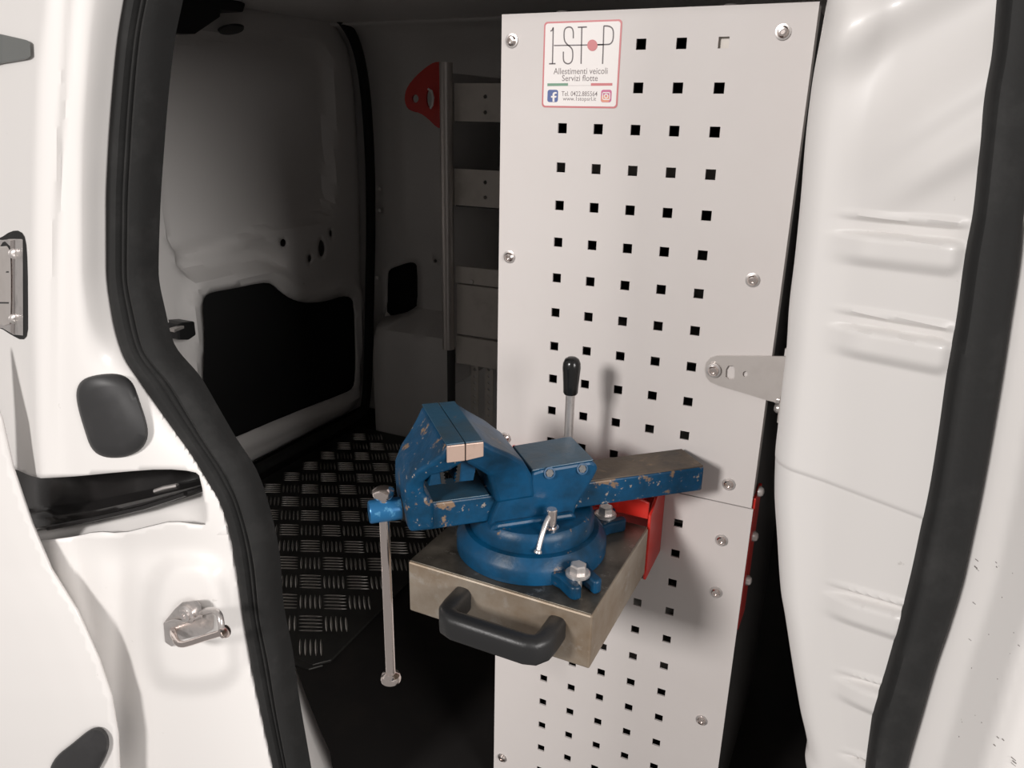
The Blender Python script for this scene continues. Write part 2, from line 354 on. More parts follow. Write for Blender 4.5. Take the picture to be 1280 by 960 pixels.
# rubber plug in the pillar
def plug(name, cx, cy, poly, base, par, m=PLUG, lift=.006):
    P = np.array(poly, float); v = pillar_depth(P) if base is None else np.full(len(P), base); c = np.array([cx, cy]); rows = []
    for s, h in ((1.02, .004), (1.0, -.003), (.93, -lift), (.7, -lift-.001), (.35, -lift-.001), (.02, -lift-.001)):
        Q = c + (P-c)*s; v = pillar_depth(Q) if base is None else v; rows.append([onY(x, y, w+h) for (x, y), w in zip(Q, v)])
    return grid_mesh(name, rows, m, par, close=True, caps=True, smooth=1.2)
plug('rubber_plug', 140, 520, chaikin([(95,488),(103,474),(124,468),(150,467),(166,477),(174,500),(184,530),(185,548),(176,563),(155,572),(130,572),(114,562),(105,535),(97,508)], 2), None, wl)
# striker: folded plate, bolt, and the bent loop
Qs = np.array([(238,780)]); ys = float(pillar_depth(Qs)[0])
def st(x, y, o=0.): return onY(x, y, ys-.004+o)
k7 = 140/960.; s7 = lambda x, y: (180+x*k7, 700+y*k7)
plate = [s7(x, y) for x, y in [(165,540),(270,410),(330,360),(450,345),(490,385),(500,440),(560,425),(600,470),(600,590),(520,640),(300,690),(240,745),(180,705)]]
sp = grid_mesh('striker_plate', [[st(x, y, .006) for x, y in plate], [st(x, y, -.004) for x, y in plate]], ZINC, wl, close=True, caps=True, bevel=.0012)
fold = [s7(x, y) for x, y in [(172,535),(240,530),(340,545),(430,515),(500,490),(500,470),(430,495),(350,522),(260,505)]]
grid_mesh('folded_lip', [[st(x, y, -.003) for x, y in fold], [st(x, y, -.009) for x, y in fold]], ZINC, sp, close=True, caps=True, bevel=.001)
lathe('bolt', [(.011,0),(.011,.0025),(.0075,.004),(.0075,.006),(.003,.0062),(.003,.004)], st(*s7(378,458), -.004), (0,-1,0), ZINC, sp, n=20)
lp = [st(*s7(x, y), o) for x, y, o in [(245,600,-.004),(255,640,-.016),(275,700,-.024),(320,728,-.027),(400,708,-.027),(520,668,-.027),(640,632,-.027),(690,615,-.026)]]
tube('striker_loop', chaikin(lp, 2, False), .0036, CHROME, sp)
e = Vector(lp[-1]); d = (e-Vector(lp[-2])).normalized(); lathe('loop_head', [(.004,0),(.0068,.0005),(.0068,.004),(.004,.005)], e-d*.002, d, CHROME, sp)
lp = [st(*s7(x, y), o) for x, y, o in [(500,450,-.004),(540,432,-.010),(600,428,-.016),(645,460,-.022),(662,530,-.026),(665,610,-.027)]]
tube('striker_arm', chaikin(lp, 2, False), .0034, ZINC, sp)

# inner white return of the opening below, beyond the weatherstrip
L = [(354,840),(361,855),(375,890),(388,925),(403,962),(420,1000)]
grid_mesh('inner_return', [[onY(x-50, y, -.195) for x, y in L], [onY(x-16, y, -.175) for x, y in L], [onY(x, y, -.14) for x, y in L], [onY(x, y, -.14)+np.array([-.06, .06, 0]) for x, y in L]], PAINT, wl, smooth=.9, solid=-.002)
# side wall skin behind the pillar, header over the opening and sill (close the load space)
ws = box('wall_side', (XR-.1, YO+.06, FZ-.03), (-.50, YO+.09, ZC+.02), INNER); tag(ws, 'inner side wall skin behind the rear pillar', 'wall', kind='structure')
hd = box('trim_4', (-.45, YO-.03, .115), (.66, YO+.03, ZC+.02), INNER, bevel=.01); tag(hd, 'header over the sliding door opening', 'header', kind='structure')

# ---- weatherstrips of the opening
def weatherstrip(name, Lt, Rt, Y0, label, ys, prof, m=RUBBER):
    rows = []
    for y in ys:
        a = onY(float(ip(Lt, np.array([y]))[0]), y, Y0); b = onY(float(ip(Rt, np.array([y]))[0]), y, Y0)
        rows.append([a + (b-a)*t + np.array([0, -d, 0]) for t, d in prof] + [b + np.array([0,.012,0]), a + np.array([0,.012,0])])
    o = grid_mesh(name, rows, m, close=True, caps=True, smooth=.8); return tag(o, label, 'weatherstrip', kind='structure')
PR = [(0,0),(.02,.008),(.10,.0125),(.24,.0135),(.34,.012),(.40,.005),(.44,.004),(.48,.007),(.53,.0125),(.60,.0135),(.64,.011),(.67,.006),(.70,.010),(.78,.0175),(.86,.019),(.94,.015),(.99,.006),(1,0)]
weatherstrip('trim_1', SL, SR, YO, 'black ribbed rubber weatherstrip along the rear pillar', np.arange(-215, 1246, 8), PR)
RL = [(-220,1272),(-40,1251),(0,1248),(67,1242),(117,1233),(200,1225),(267,1218),(320,1208),(400,1197),(467,1185),(550,1173),(617,1162),(673,1150),(720,1140),(773,1127),(847,1107),(903,1090),(923,1087),(960,1082),(1010,1076),(1250,1040)]
RR = [(-220,1360),(-40,1330),(0,1322),(120,1303),(267,1280),(320,1275),(400,1263),(467,1253),(527,1243),(600,1230),(683,1213),(720,1205),(780,1187),(830,1170),(890,1153),(960,1133),(1010,1122),(1250,1085)]
PR2 = [(0,0),(.03,.008),(.1,.014),(.2,.0155),(.3,.0145),(.38,.013),(.55,.012),(.72,.012),(.85,.011),(.95,.007),(1,0)]
weatherstrip('trim_2', RL, RR, YO, 'black flat rubber weatherstrip along the front pillar', np.arange(-215, 1246, 8), PR2)
# ---- front pillar outside the right weatherstrip
def front_depth(Q):
    r = ip(RR, Q[:,1]); u = Q[:,0]-r
    return np.interp(u, [-40, -5, 8, 40, 75, 95, 120, 170, 400], [-.185, -.196, -.200, -.204, -.222, -.232, -.236, -.240, -.258])
fo_ = [(x-20, y) for y, x in resample(RR, 18, False)] + [(1560,1250),(1560,-220)]
wr = sheet('wall_right', fo_, [], 8, chart(front_depth), PAINT, flip=True, solid=.003)
tag(wr, 'white painted front pillar with grey scuffs beside the opening', 'wall', kind='structure')
bm = bmesh.new()
random.seed(3)
for _ in range(26):
    x = random.uniform(1195, 1275); y = random.uniform(690, 955); v = float(front_depth(np.array([(x, y)]))[0])
    if x < float(ip(RR, np.array([y]))[0]) + 8: continue
    a = onY(x, y, v-.0006); L = random.uniform(.001, .0045); w = random.uniform(.0003, .0009)
    vs = [bm.verts.new(a + np.array(q)) for q in ((0,0,0),(L,0,-L*.6),(L,0,-L*.6-w),(0,0,-w))]; bm.faces.new(vs)
so = bm_link('scuff_marks', bm, mat('scuff_grey', (.16,.145,.135), .7), wr); so['kind'] = 'stuff'

# ---- ribbed bulkhead corner, section in plan lofted over height
SIL = [(-40,1050),(0,1040),(60,1030),(110,1020),(165,1013),(250,1006),(320,999),(380,992),(430,989),(470,984),(520,979),(560,975),(600,974),(660,978),(720,983),(745,988),(800,998),(850,1008),(895,1018),(905,1015),(930,1021),(960,1034),(1010,1060)]
zs = np.concatenate([np.arange(-.97, -.66, .006), np.arange(-.66, .16, .0016)])
ysil = np.arange(-60, 1015, 5); zsil = np.array([onY(float(ip(SIL, np.array([y]))[0]), y, -.115) for y in ysil])
def Xc(z): return np.interp(z, zsil[::-1,2], zsil[::-1,0])
def zof(x, y): 
    d = ray(x, y); t = ((-.15 + .44*.2757 - .44*CAM[0]) - CAM[1])/(d[1] + .44*d[0]); return CAM + d*t
def ridge(z, x, p0, p1, w0, amp):   # pressed rib between two points on the face
    a, b = zof(*p0), zof(*p1); zc = a[2] + (b[2]-a[2])*(x-a[0])/(b[0]-a[0])
    return amp*sstep(w0, w0*.45, abs(z-zc))*sstep(a[0]-.012, a[0]+.010, x)*(1-sstep(b[0]+.0, b[0]+.010, x))
def zline(p, q): a, b = zof(*p), zof(*q); m_ = (b[2]-a[2])/(b[0]-a[0]); return (a[2]-m_*a[0], m_)
RIBS = [(zline(a, b), zline(c, d), zline(e, f), zof(*c)[0], zof(*d)[0]) for a, b, c, d, e, f in (
    ((1080,268),(1195,278),(1060,293),(1197,306),(1030,322),(1190,341)), ((1070,388),(1178,406),(1055,409),(1183,430),(1015,432),(1180,465)),
    ((1045,730),(1122,752),(1046,746),(1128,769),(1010,760),(1120,797)), ((1055,839),(1102,853),(1058,853),(1106,868),(1035,866),(1095,892)), ((1062,940),(1085,948),(1064,950),(1088,959),(1048,962),(1082,980)))]
rows = []
for z in zs:
    xc = Xc(z); r = .026; row = []
    yb = -.15 - .44*(xc + r - .2757)
    cx, cy = xc + r, yb + r
    sec = [(xc + .004, .45), (xc + .002, .2), (xc, .05), (xc, cy)]
    sec += [(cx - r*math.cos(a), cy - r*math.sin(a)) for a in np.linspace(.12, PI/2 - .25, 12)]
    x0, y0 = sec[-1]
    for x in np.linspace(x0 + .006, .383, 46): sec.append((x, -.15 - .44*(x - .2757) + (y0 + .15 + .44*(x0-.2757))*max(0, 1-(x-x0)/.02)))
    for x, y in sec:
        h = 0.
        for l1, l2, l3, xa, xb in RIBS:
            if xa - .02 < x < xb + .02:
                z1, z2, z3 = (q[0] + q[1]*x for q in (l1, l2, l3)); win = float(sstep(xa-.014, xa+.016, x))*(1-float(sstep(xb-.004, xb+.008, x)))
                hh = .0022*math.exp(-((z-z1)/.0022)**2) - .0030*float(sstep(z1, z1-.004, z))*float(sstep(z2-.001, z2+.003, z))
                hh += .0058*float(sstep(z2+.0025, z2-.0015, z))*float(sstep(z3-.004, z3+.007, z)); h += hh*win
        a, b = zof(997,587), zof(1157,647); zc = a[2] + (b[2]-a[2])*(x-a[0])/(b[0]-a[0])
        if y < -.1: h -= .0022*float(sstep(-.0015, .0015, zc - z)) 
        a, b = zof(1030,335), zof(1185,345); zt = a[2]
        # diagonal folds of the upper part
        for (p0, p1, w, am) in (((1120,235),(1240,165),.016,.007), ((1110,180),(1240,95),.022,.009), ((1030,60),(1130,0),.02,.012)):
            a, b = zof(*p0), zof(*p1); zc = a[2] + (b[2]-a[2])*(x-a[0])/(b[0]-a[0]); h += am*math.exp(-((z-zc)/w)**2)*float(sstep(a[0]-.03, a[0]+.02, x))
        h -= .018*float(sstep(-.10, .08, z))*float(sstep(.26, .30, x))
        row.append((x, y - h, z))
    rows.append(row)
wb = grid_mesh('wall_bulkhead', rows, BULK, smooth=.9, solid=-.002); tag(wb, 'grey-white ribbed sheet metal bulkhead corner beside the perforated panel', 'bulkhead', kind='structure')

# ---- open sliding door: leading edge at the far left
def sd_depth(Q):
    x, y = Q[:,0], Q[:,1]; e = np.interp(y, SE[:,1], SE[:,0]); u = e - x
    return np.interp(u, [-6, 30, 70, 110, 150, 200, 330], [-.274, -.282, -.289, -.295, -.301, -.308, -.320])
SE = np.array([(-40,430),(0,524),(14,585),(38,655),(62,712),(95,765),(122,825),(138,872),(146,920),(150,1005),(150,1245)], float)
sout = [tuple(p) for p in resample(SE, 14, False)] + [(-45,1245),(-45,430)]
sd = sheet('door_2', sout, [], 7, chart(sd_depth), PAINT, flip=True, solid=.004)
tag(sd, 'white lower edge of the open sliding door', 'door', kind='structure')
pp = chaikin([(60,966),(70,945),(90,930),(110,913),(122,908),(133,914),(137,926),(135,940),(126,958),(110,985),(70,1000)], 2)
P = np.array(pp); v = sd_depth(P); c = P.mean(0); rows = []
for s, h in ((1.02,.004),(1,-.003),(.9,-.006),(.5,-.007),(.02,-.007)): Q = c+(P-c)*s; rows.append([onY(x, y, w+h) for (x, y), w in zip(Q, sd_depth(Q))])
grid_mesh('rubber_plug', rows, PLUG, sd, close=True, caps=True, smooth=1.2)
# latch of the sliding door on the shaded face of the jamb
lf = lambda x, y, o=0.: shifted([(x, y)], 0)[0] + np.array([.9, -.45, 0])*o
k8 = 160/698.; s8 = lambda x, y: (x*k8, 260+y*k8)
def lplate(name, pts, o0, o1, m, par, **k): return grid_mesh(name, [[lf(*s8(x, y), o0) for x, y in pts], [lf(*s8(x, y), o1) for x, y in pts]], m, par, close=True, caps=True, **k)
gk = lplate('latch_gasket', chaikin([(-80,190),(0,165),(60,125),(110,122),(138,165),(148,300),(150,560),(150,690),(120,720),(60,690),(0,650),(-80,640)], 1), -.002, .003, RUBBER, wl)
lplate('latch_plate', [(-80,170),(10,172),(45,165),(120,168),(122,690),(70,685),(10,650),(-80,645)], .001, .006, ZINC, gk, bevel=.0008)
lplate('latch_frame', [(50,170),(72,168),(72,200),(72,560),(72,680),(52,672)], .006, .009, CHROME, gk, bevel=.0006)
lplate('latch_body', chaikin([(-80,205),(0,205),(45,200),(52,300),(52,560),(45,640),(-80,600)], 1), .004, .013, ALU, gk, bevel=.0015)
for yy in (338, 505): lplate('latch_slot_shade', [(-60,yy-4),(40,yy-4),(40,yy+4),(-60,yy+4)], .0125, .0135, PLASTIC, gk)  # black strips painting the dark inside the slots
for yy in (245, 598): 
    p = lf(*s8(74, yy), .006); lathe('screw', [(.0058,0),(.0058,.002),(.004,.0032),(.002,.0032),(.002,.002)], p, (.9,-.45,0), ZINC, gk, n=18)
# dark tapered guide peg above it
pg = [(-80,30),(0,44),(30,51),(34,55),(35,72),(31,75),(0,80),(-80,92)]
b0 = shifted(pg, 0); grid_mesh('guide_peg', [[p + np.array([-.02,.01,0]) for p in b0], [p + np.array([.018,-.009,0]) for p in b0]], mat('grey_peg', (.12,.125,.12), .4), wl, close=True, caps=True, bevel=.003)

# ================================================================== TREAD PLATE
FY0, FX1 = .085, -.43
tp = empty('tread_plate', (-.75, .6, FZ)); tag(tp, 'dark aluminium five-bar chequer plate on the load floor behind the rear pillar', 'chequer plate')
OFF = np.array([.75, -.6, -FZ])
plate_poly = [(XR+.03, FY0), (FX1-.02, FY0-.012), (FX1, FY0+.012), (FX1-.035, YF-.16), (XR+.03, YF-.16)]
pb = prism('plate', [(x+.75, y-.6) for x, y in plate_poly], 2, -.005, .0, TREADP, tp, bevel=.001)
prism('bent_edge', [((FX1-.2)+.75, FY0+.02-.6), (FX1+.75-.005, FY0-.6-.003), (FX1+.75-.02, FY0-.022-.6), ((FX1-.2)+.75, FY0-.022-.6)], 2, -.0056, -.002, TREADP, tp, bevel=.001)
o0 = np.array([-.789, .4033]); a1 = np.array([-.0015, .073]); b1 = np.array([.0881, -.1055])
def bar_mesh(name, d, n5, L, gap):
    d = d/np.hypot(*d); n5 = n5/np.hypot(*n5); bm = bmesh.new()
    for k in range(5):
        c = n5*gap*(k-2); rws = []
        for t in np.linspace(-1, 1, 7):
            w = .0026*math.sqrt(max(0, 1-t*t*.96)); h = .0022*math.sqrt(max(0, 1-t*t*.96)); q = c + d*t*L/2
            rws.append([bm.verts.new((q[0]+n5[0]*s*w, q[1]+n5[1]*s*w, hh*h)) for s, hh in ((-1,0),(-.55,.75),(0,1),(.55,.75),(1,0))])
        for i in range(6):
            for j in range(4): bm.faces.new((rws[i][j], rws[i][j+1], rws[i+1][j+1], rws[i+1][j]))
    bmesh.ops.recalc_face_normals(bm, faces=bm.faces); me = bpy.data.meshes.new(name); bm.to_mesh(me); bm.free(); me.materials.append(TREAD)
    for p in me.polygons: p.use_smooth = True
    return me
e1 = a1 + b1/2; e2 = b1/2
mA = bar_mesh('bars_across', e1, e2, .043, .0108); mB = bar_mesh('bars_along', e2, e1, .046, .0092)
cnt = 0
for i in range(-14, 22):
    for j in range(-14, 22):
        for half in (0, 1):
            c = o0 + a1*i + b1*(j + .5*half)
            if not (XR+.05 < c[0] < FX1-.045 and FY0+.018 < c[1] < YF-.19) or cnt >= 290: continue
            # the part of the floor that can be seen past the pillar and the vise
            q = (np.array([c[0], c[1], FZ]) - CAM) @ RM; px = 640 + FPX*q[0]/-q[2]; py = 480 + FPX*q[1]/q[2]
            if px < 250 or px > 640: continue
            o = bpy.data.objects.new('tread_cluster', mB if half else mA); col.objects.link(o); o.parent = tp
            o.location = (c[0]+.75, c[1]-.6, -.0002); cnt += 1

# ================================================================== FAR SHELF RACK
YS = .80
fr = empty('shelf_rack', onY(562, 436, YS)*np.array([1,1,0]) + np.array([0,0,FZ])); tag(fr, 'grey metal shelf rack with round front post against the far wall', 'shelf rack')
def fp(x, y, Yv=YS): return onY(x, y, Yv)
FO = np.array(fr.location)
def fplate(name, p0, p1, y0, th, holes, r, m):
    xm = min(p0[0]+25, (p0[0]+p1[0])/2); x0, x1 = fp(*p0, y0)[0], fp(*p1, y0)[0]; z1, z0 = fp(xm, p0[1], y0)[2], fp(xm, p1[1], y0)[2]
    return sheet(name, [(x0, z0), (x1, z0), (x1, z1), (x0, z1)], [disc_poly(*fp(*h, y0)[[0,2]], r, n=12) for h in holes], .03,
                 lambda Q: np.stack([Q[:,0]-FO[0], np.full(len(Q), y0-FO[1]), Q[:,1]-FO[2]], 1), m, fr, smooth=None, solid=th)
def fbox(name, p0, p1, y0, y1, m, par=fr, **k):
    xm = min(p0[0]+25, (p0[0]+p1[0])/2); a, b = fp(*p0, y0), fp(*p1, y0); a[2] = fp(xm, p0[1], y0)[2]; b[2] = fp(xm, p1[1], y0)[2]; off = FO
    return box(name, (min(a[0],b[0])-off[0], y0-off[1], min(a[2],b[2])-off[2]), (max(a[0],b[0])-off[0], y1-off[1], max(a[2],b[2])-off[2]), m, par, **k)
pt, pb_ = fp(557, 78, YS-.012), fp(561, 436, YS-.012)
xp = (pt[0]+pb_[0])/2
lathe('post', [(.0145,0),(.0145,pt[2]-pb_[2])], (xp-FO[0], YS-.012-FO[1], pb_[2]-FO[2]), (0,0,1), ALU, fr)
lathe('post_foot', [(.010,.004),(.010,pb_[2]-FZ)], (xp-FO[0], YS-.0-FO[1], 0), (0,0,1), RACK, fr)
for y0, y1 in ((103,151),(211,257)):
    fplate('front_board', (567.5, y0+1), (790, y1+1), YS, .004, [(606.5, y0+k*(y1-y0)+1) for k in (.35, .76)], .0045, SHELF)
    za = fp(567, y1, YS)[2]-FO[2]
    box('shelf', (xp-FO[0]+.01, .01, za-.002), (.62, .30, za), RACK, fr)
fbox('front_board', (569, 335), (790, 356), YS, YS+.012, SHELF, bevel=.001)
p = fp(590, 352, YS)-FO; lathe('rivet', [(.005,0),(.004,.003)], p, (0,-1,0), ZINC, fr, n=10)
dr = fbox('drawer_front', (570.5, 358), (790, 421), YS, YS+.014, SHELF, bevel=.0015)
fbox('lower_board', (570, 423.5), (790, 458), YS, YS+.012, SHELF, bevel=.001)
fbox('back_sheet', (567, 100), (700, 460), YS+.30, YS+.305, RACK)
for xx in (593, 611):
    fplate('upright', (xx-4.5, 455), (xx+4.5, 530), YS+.03, .003, [(xx+.3, 462+k*8.2) for k in range(8)], .0042, SHELF)
for xx, ya, yb2 in ((576,265,330),(574,155,205)):
    up = fbox('upright', (xx-3, ya), (xx+6, yb2), YS+.10, YS+.115, SHELF)
box('end_panel', (xp-FO[0]-.004, .0, .25), (xp-FO[0], .30, pt[2]-FO[2]-.02), INNER, fr)
# red end plate of the rack
c7 = lambda x, y: (430+x*.271, y*.271)
YRp = YS+.005
rp = [onY(*c7(x, y), YRp)[[0,2]] for x, y in [(452,285),(415,286),(375,312),(330,352),(295,395),(281,430),(280,470),(292,500),(318,515),(350,521),(385,545),(430,590),(452,592)]]
hole1 = disc_poly(*onY(*c7(328,455), YRp)[[0,2]], .009, n=14)
arc = chaikin([onY(*c7(x, y), YRp)[[0,2]] for x, y in [(385,415),(405,425),(415,455),(408,490),(392,500),(380,480),(378,440)]], 1)
def rpmap(Q): return np.stack([Q[:,0]-FO[0], np.full(len(Q), YRp-FO[1]), Q[:,1]-FO[2]], 1)
rpl = sheet('red_end_plate', chaikin(rp, 1), [hole1, arc], .015, rpmap, REDD, fr, smooth=None, solid=.006)
tag(rpl, 'red plate with round hole at top of post')
q = [onY(*c7(x, y), YRp-.008)-FO for x, y in [(388,410),(404,420),(412,450),(408,485),(398,500)]]; tube('white_ring', q, .0025, STW, fr, n=8)

# ================================================================== RACK BEHIND THE PANEL AND THE PERFORATED PANELS
XL, XRt, ZT, ZSEAM = -.0695, .2285, .030, -.4475
rk = empty('equipment_rack', (.08, .2, FZ)); tag(rk, 'dark tall equipment rack standing behind the perforated panel', 'rack'); RO = np.array([.08, .2, FZ])
def rbox(name, lo, hi, m, par=rk, **k): return box(name, tuple(np.array(lo)-RO), tuple(np.array(hi)-RO), m, par, **k)
for x0 in (XL+.004, XRt-.024):
    for y0 in (.004, .36): rbox('upright', (x0, y0, FZ-.005), (x0+.02, y0+.02, ZT-.002), RACK, bevel=.001)
rbox('side_sheet', (XRt-.003, .024, FZ+.0), (XRt-.0015, .36, ZT-.004), RACK)
rbox('side_sheet', (XL+.004, .024, FZ+.0), (XL+.0055, .36, ZT-.004), RACK)
rbox('top_sheet', (XL+.004, .004, ZT-.004), (XRt-.004, .38, ZT-.002), RACK)
for z in (-.12, -.31, -.50, -.70): rbox('shelf', (XL+.006, .03, z), (XRt-.006, .36, z+.012), SHELF)
for xa in (XL+.001, XRt-.0022): rbox('edge_profile', (xa, .0032, FZ), (xa+.0022, .018, ZT-.002), PSIDE)
rbox('back_sheet', (XL+.024, .37, FZ), (XRt-.024, .375, ZT-.005), RACK)
rs_ = rbox('red_side_strip', (XRt-.0005, .004, -.60), (XRt+.003, .045, -.437), REDD, bevel=.0008)
for px, py in ((948,614),(941,670),(933,725)):
    p = onX(px, py, XRt+.003)-RO; lathe('bolt', [(.006,0),(.006,.002),(.004,.005),(.001,.006)], p, (1,0,0), ZINC, rs_, n=14)
q = onY(905, 54, .008); rbox('white_tab', (q[0]-.006, .0045, q[2]-.008), (q[0]+.008, .0075, q[2]+.010), SHELF)
for px in (704, 914):
    p = onY(px, 9, .02); lathe('top_bolt', [(.008,0),(.008,.004),(.005,.006)], np.array([p[0], .018, ZT-.003])-RO, (0,0,1), ZINC, rk, n=12)

def perforated(name, x0, x1, z0, z1, cols, rws, skip, label, edge_l=True):
    HW = .0048
    o = np.array([(x0+x1)/2, 0, z0]); bm = bmesh.new(); xsn = sorted({x0, x1} | {c+s*HW for c in cols for s in (-1,1)}); zsn = sorted({z0, z1} | {r+s*HW for r in rws for s in (-1,1)})
    def ishole(i, j):
        cx, cz = (xsn[i]+xsn[i+1])/2, (zsn[j]+zsn[j+1])/2
        for a, c in enumerate(cols):
            for b, r in enumerate(rws):
                if abs(cx-c) < 1e-4 and abs(cz-r) < 1e-4 and (a, b) not in skip: return True
        return False
    TH = .0022; V = {}
    def v(i, j, s):
        if (i,j,s) not in V: V[(i,j,s)] = bm.verts.new((xsn[i]-o[0], s*TH, zsn[j]-o[2]))
        return V[(i,j,s)]
    nx, nz = len(xsn)-1, len(zsn)-1; H = [[ishole(i, j) for j in range(nz)] for i in range(nx)]
    for i in range(nx):
        for j in range(nz):
            if H[i][j]: continue
            bm.faces.new((v(i,j,0), v(i+1,j,0), v(i+1,j+1,0), v(i,j+1,0))); bm.faces.new((v(i,j+1,1), v(i+1,j+1,1), v(i+1,j,1), v(i,j,1)))
            for di, dj, e in ((-1,0,((i,j),(i,j+1))),(1,0,((i+1,j+1),(i+1,j))),(0,-1,((i+1,j),(i,j))),(0,1,((i,j+1),(i+1,j+1)))):
                a, b = i+di, j+dj
                if not (0 <= a < nx and 0 <= b < nz) or H[a][b]: bm.faces.new((v(*e[0],0), v(*e[1],0), v(*e[1],1), v(*e[0],1))[::-1])
    ob = bm_link(name, bm, PANEL); ob.location = o; tag(ob, label, 'panel')
    return ob, o
cols5 = [.038*c for c in range(5)]
pu, pu0 = perforated('perforated_panel', XL, XRt, ZSEAM+.0006, ZT, cols5, [-.038*r for r in range(12)], {(0,0),(1,0),(0,1),(1,1)}, 'upper light grey steel panel with square holes and a round-cornered sticker')
lowrows = [-.636-.038*k for k in range(-4, 8)]
pl_, pl0 = perforated('perforated_panel', XL+.002, XRt+.002, FZ, ZSEAM-.0006, [c+.0028 for c in cols5], [r for r in lowrows if r > FZ+.02], set(), 'lower light grey steel panel with square holes, below the vise')
def screw(px, py, par, o, y0=0.):
    p = onY(px, py, y0)-o
    s = lathe('screw', [(.0068,0),(.0068,.0010),(.0060,.0012)], p, (0,-1,0), ZINC, par, n=24)
    hd_ = lathe('screw_head', [(.0050,.001),(.0048,.0028),(.0036,.0040),(.0021,.0042),(.0020,.0026)], p, (0,-1,0), CHROME, s, n=20)
for px, py in ((640,51),(979,40),(637,321),(941,350),(632,547),(911,605)): screw(px, py, pu, pu0)
for px, py in ((902,675),(895,740),(877,900),(628,947)): screw(px, py, pl_, pl0)

# ---- sticker on the upper panel
c3 = lambda x, y: (650+x*.14058, 10+y*.14063)
sp3 = lambda x, y, d=0.: onY(*c3(x, y), -.0002-d)
sx = [sp3(205,500)[0], sp3(888,500)[0]]; sz = [sp3(550,112)[2], sp3(535,888)[2]]
SO = np.array([(sx[0]+sx[1])/2, 0, sz[1]])
sk = empty('sticker', SO); tag(sk, 'white sticker with red border and thin black 1STOP lettering on the upper panel', 'sticker')
def flat(name, poly, d, m, par=sk): return prism(name, [(p[0]-SO[0], p[2]-SO[2]) for p in poly], 1, -d-.00015, -d+.0001 if d > .0003 else 0., m, par)
R3 = lambda i: [np.array([a, 0, b]) for a, b in rrect(sx[0]+i, sz[1]+i, sx[1]-i, sz[0]-i, max(.0035-i*.5, .0015))]
flat('border', R3(0), .0002, STR); flat('label_sheet', R3(.0016), .00035, STW)
def stroke(name, pts, w, m, d=.0005, par=sk):
    P = [sp3(x, y)[[0,2]] - SO[[0,2]] for x, y in pts]; L, Rr = [], []
    for i, p in enumerate(P):
        t = P[min(i+1, len(P)-1)] - P[max(i-1, 0)]; t /= np.hypot(*t); nn = np.array([-t[1], t[0]])*w/2; L.append(p+nn); Rr.append(p-nn)
    return grid_mesh(name, [[(a[0], -d, a[1]) for a in L], [(a[0], -d, a[1]) for a in Rr]], m, par, solid=.0001)
sw = .00125
ch_ = lambda pts: chaikin(pts, 2, False)
g1 = stroke('letter_1', [(297,172),(290,497)], sw, STK); stroke('serif', [(272,206),(285,200),(297,176)], sw, STK, par=g1); stroke('serif', [(260,496),(317,495)], sw, STK, par=g1)
stroke('letter_s', ch_([(475,270),(476,205),(460,172),(430,168),(402,182),(392,215),(394,290),(420,325),(455,350),(471,380),(470,460),(450,492),(420,498),(392,480),(386,450),(387,388)]), sw, STK)
g2 = stroke('letter_t', [(551,170),(544,497)], sw, STK); stroke('crossbar', [(515,172),(596,169)], sw, STK, par=g2)
flat('red_dot', [sp3(645+45*math.cos(t), 332+51*math.sin(t)) for t in np.linspace(0, 2*PI, 29)[:-1]], .0007, STR)
stroke('letter_p', ch_([(735,497),(742,330),(746,162),(750,160),(790,160),(825,180),(833,225),(828,290),(805,322),(770,325),(690,327)]), sw, STK)
stroke('connecting_line', [(303,334),(550,330),(742,326)], sw*.85, STK)
flat('green_bar', [sp3(x, y) for x, y in [(245,694),(428,692),(428,668),(245,670)]], .0005, STG)
flat('white_bar', [sp3(x, y) for x, y in [(428,692),(632,691),(632,686),(428,687)]], .0005, mat('sticker_pale', (.6,.55,.54), .5))
flat('red_bar', [sp3(x, y) for x, y in [(632,692),(822,690),(822,667),(632,668)]], .0005, STR)
def icon(name, x0, y0, x1, y1, m):
    a, b = sp3(x0, y1), sp3(x1, y0); return flat(name, [np.array([u, 0, w]) for u, w in rrect(a[0], a[2], b[0], b[2], .0022)], .0005, m)
ic = icon('blue_icon', 244, 727, 341, 836, STF); ic2 = icon('pink_icon', 718, 727, 818, 838, STP)
flat('orange_corner', [np.array([u, 0, w]) for u, w in rrect(*sp3(721,836)[[0,2]], *sp3(800,775)[[0,2]], .0018)], .00055, STO)
flat('icon_letter', [sp3(x, y) for x, y in [(292,834),(292,797),(278,797),(278,781),(292,781),(292,766),(298,753),(310,747),(328,747),(328,762),(314,763),(309,769),(309,781),(327,781),(324,797),(309,797),(309,834)]], .0008, STW, ic)
stroke('icon_frame', [sum_ for sum_ in [(740,752),(796,752),(800,758),(800,806),(796,813),(742,813),(737,806),(737,758),(742,752)]], .0009, STW, d=.0008, par=ic2)
stroke('icon_ring', [(768+15*math.cos(t), 783+17*math.sin(t)) for t in np.linspace(0, 2*PI, 22)], .0009, STW, d=.0008, par=ic2)
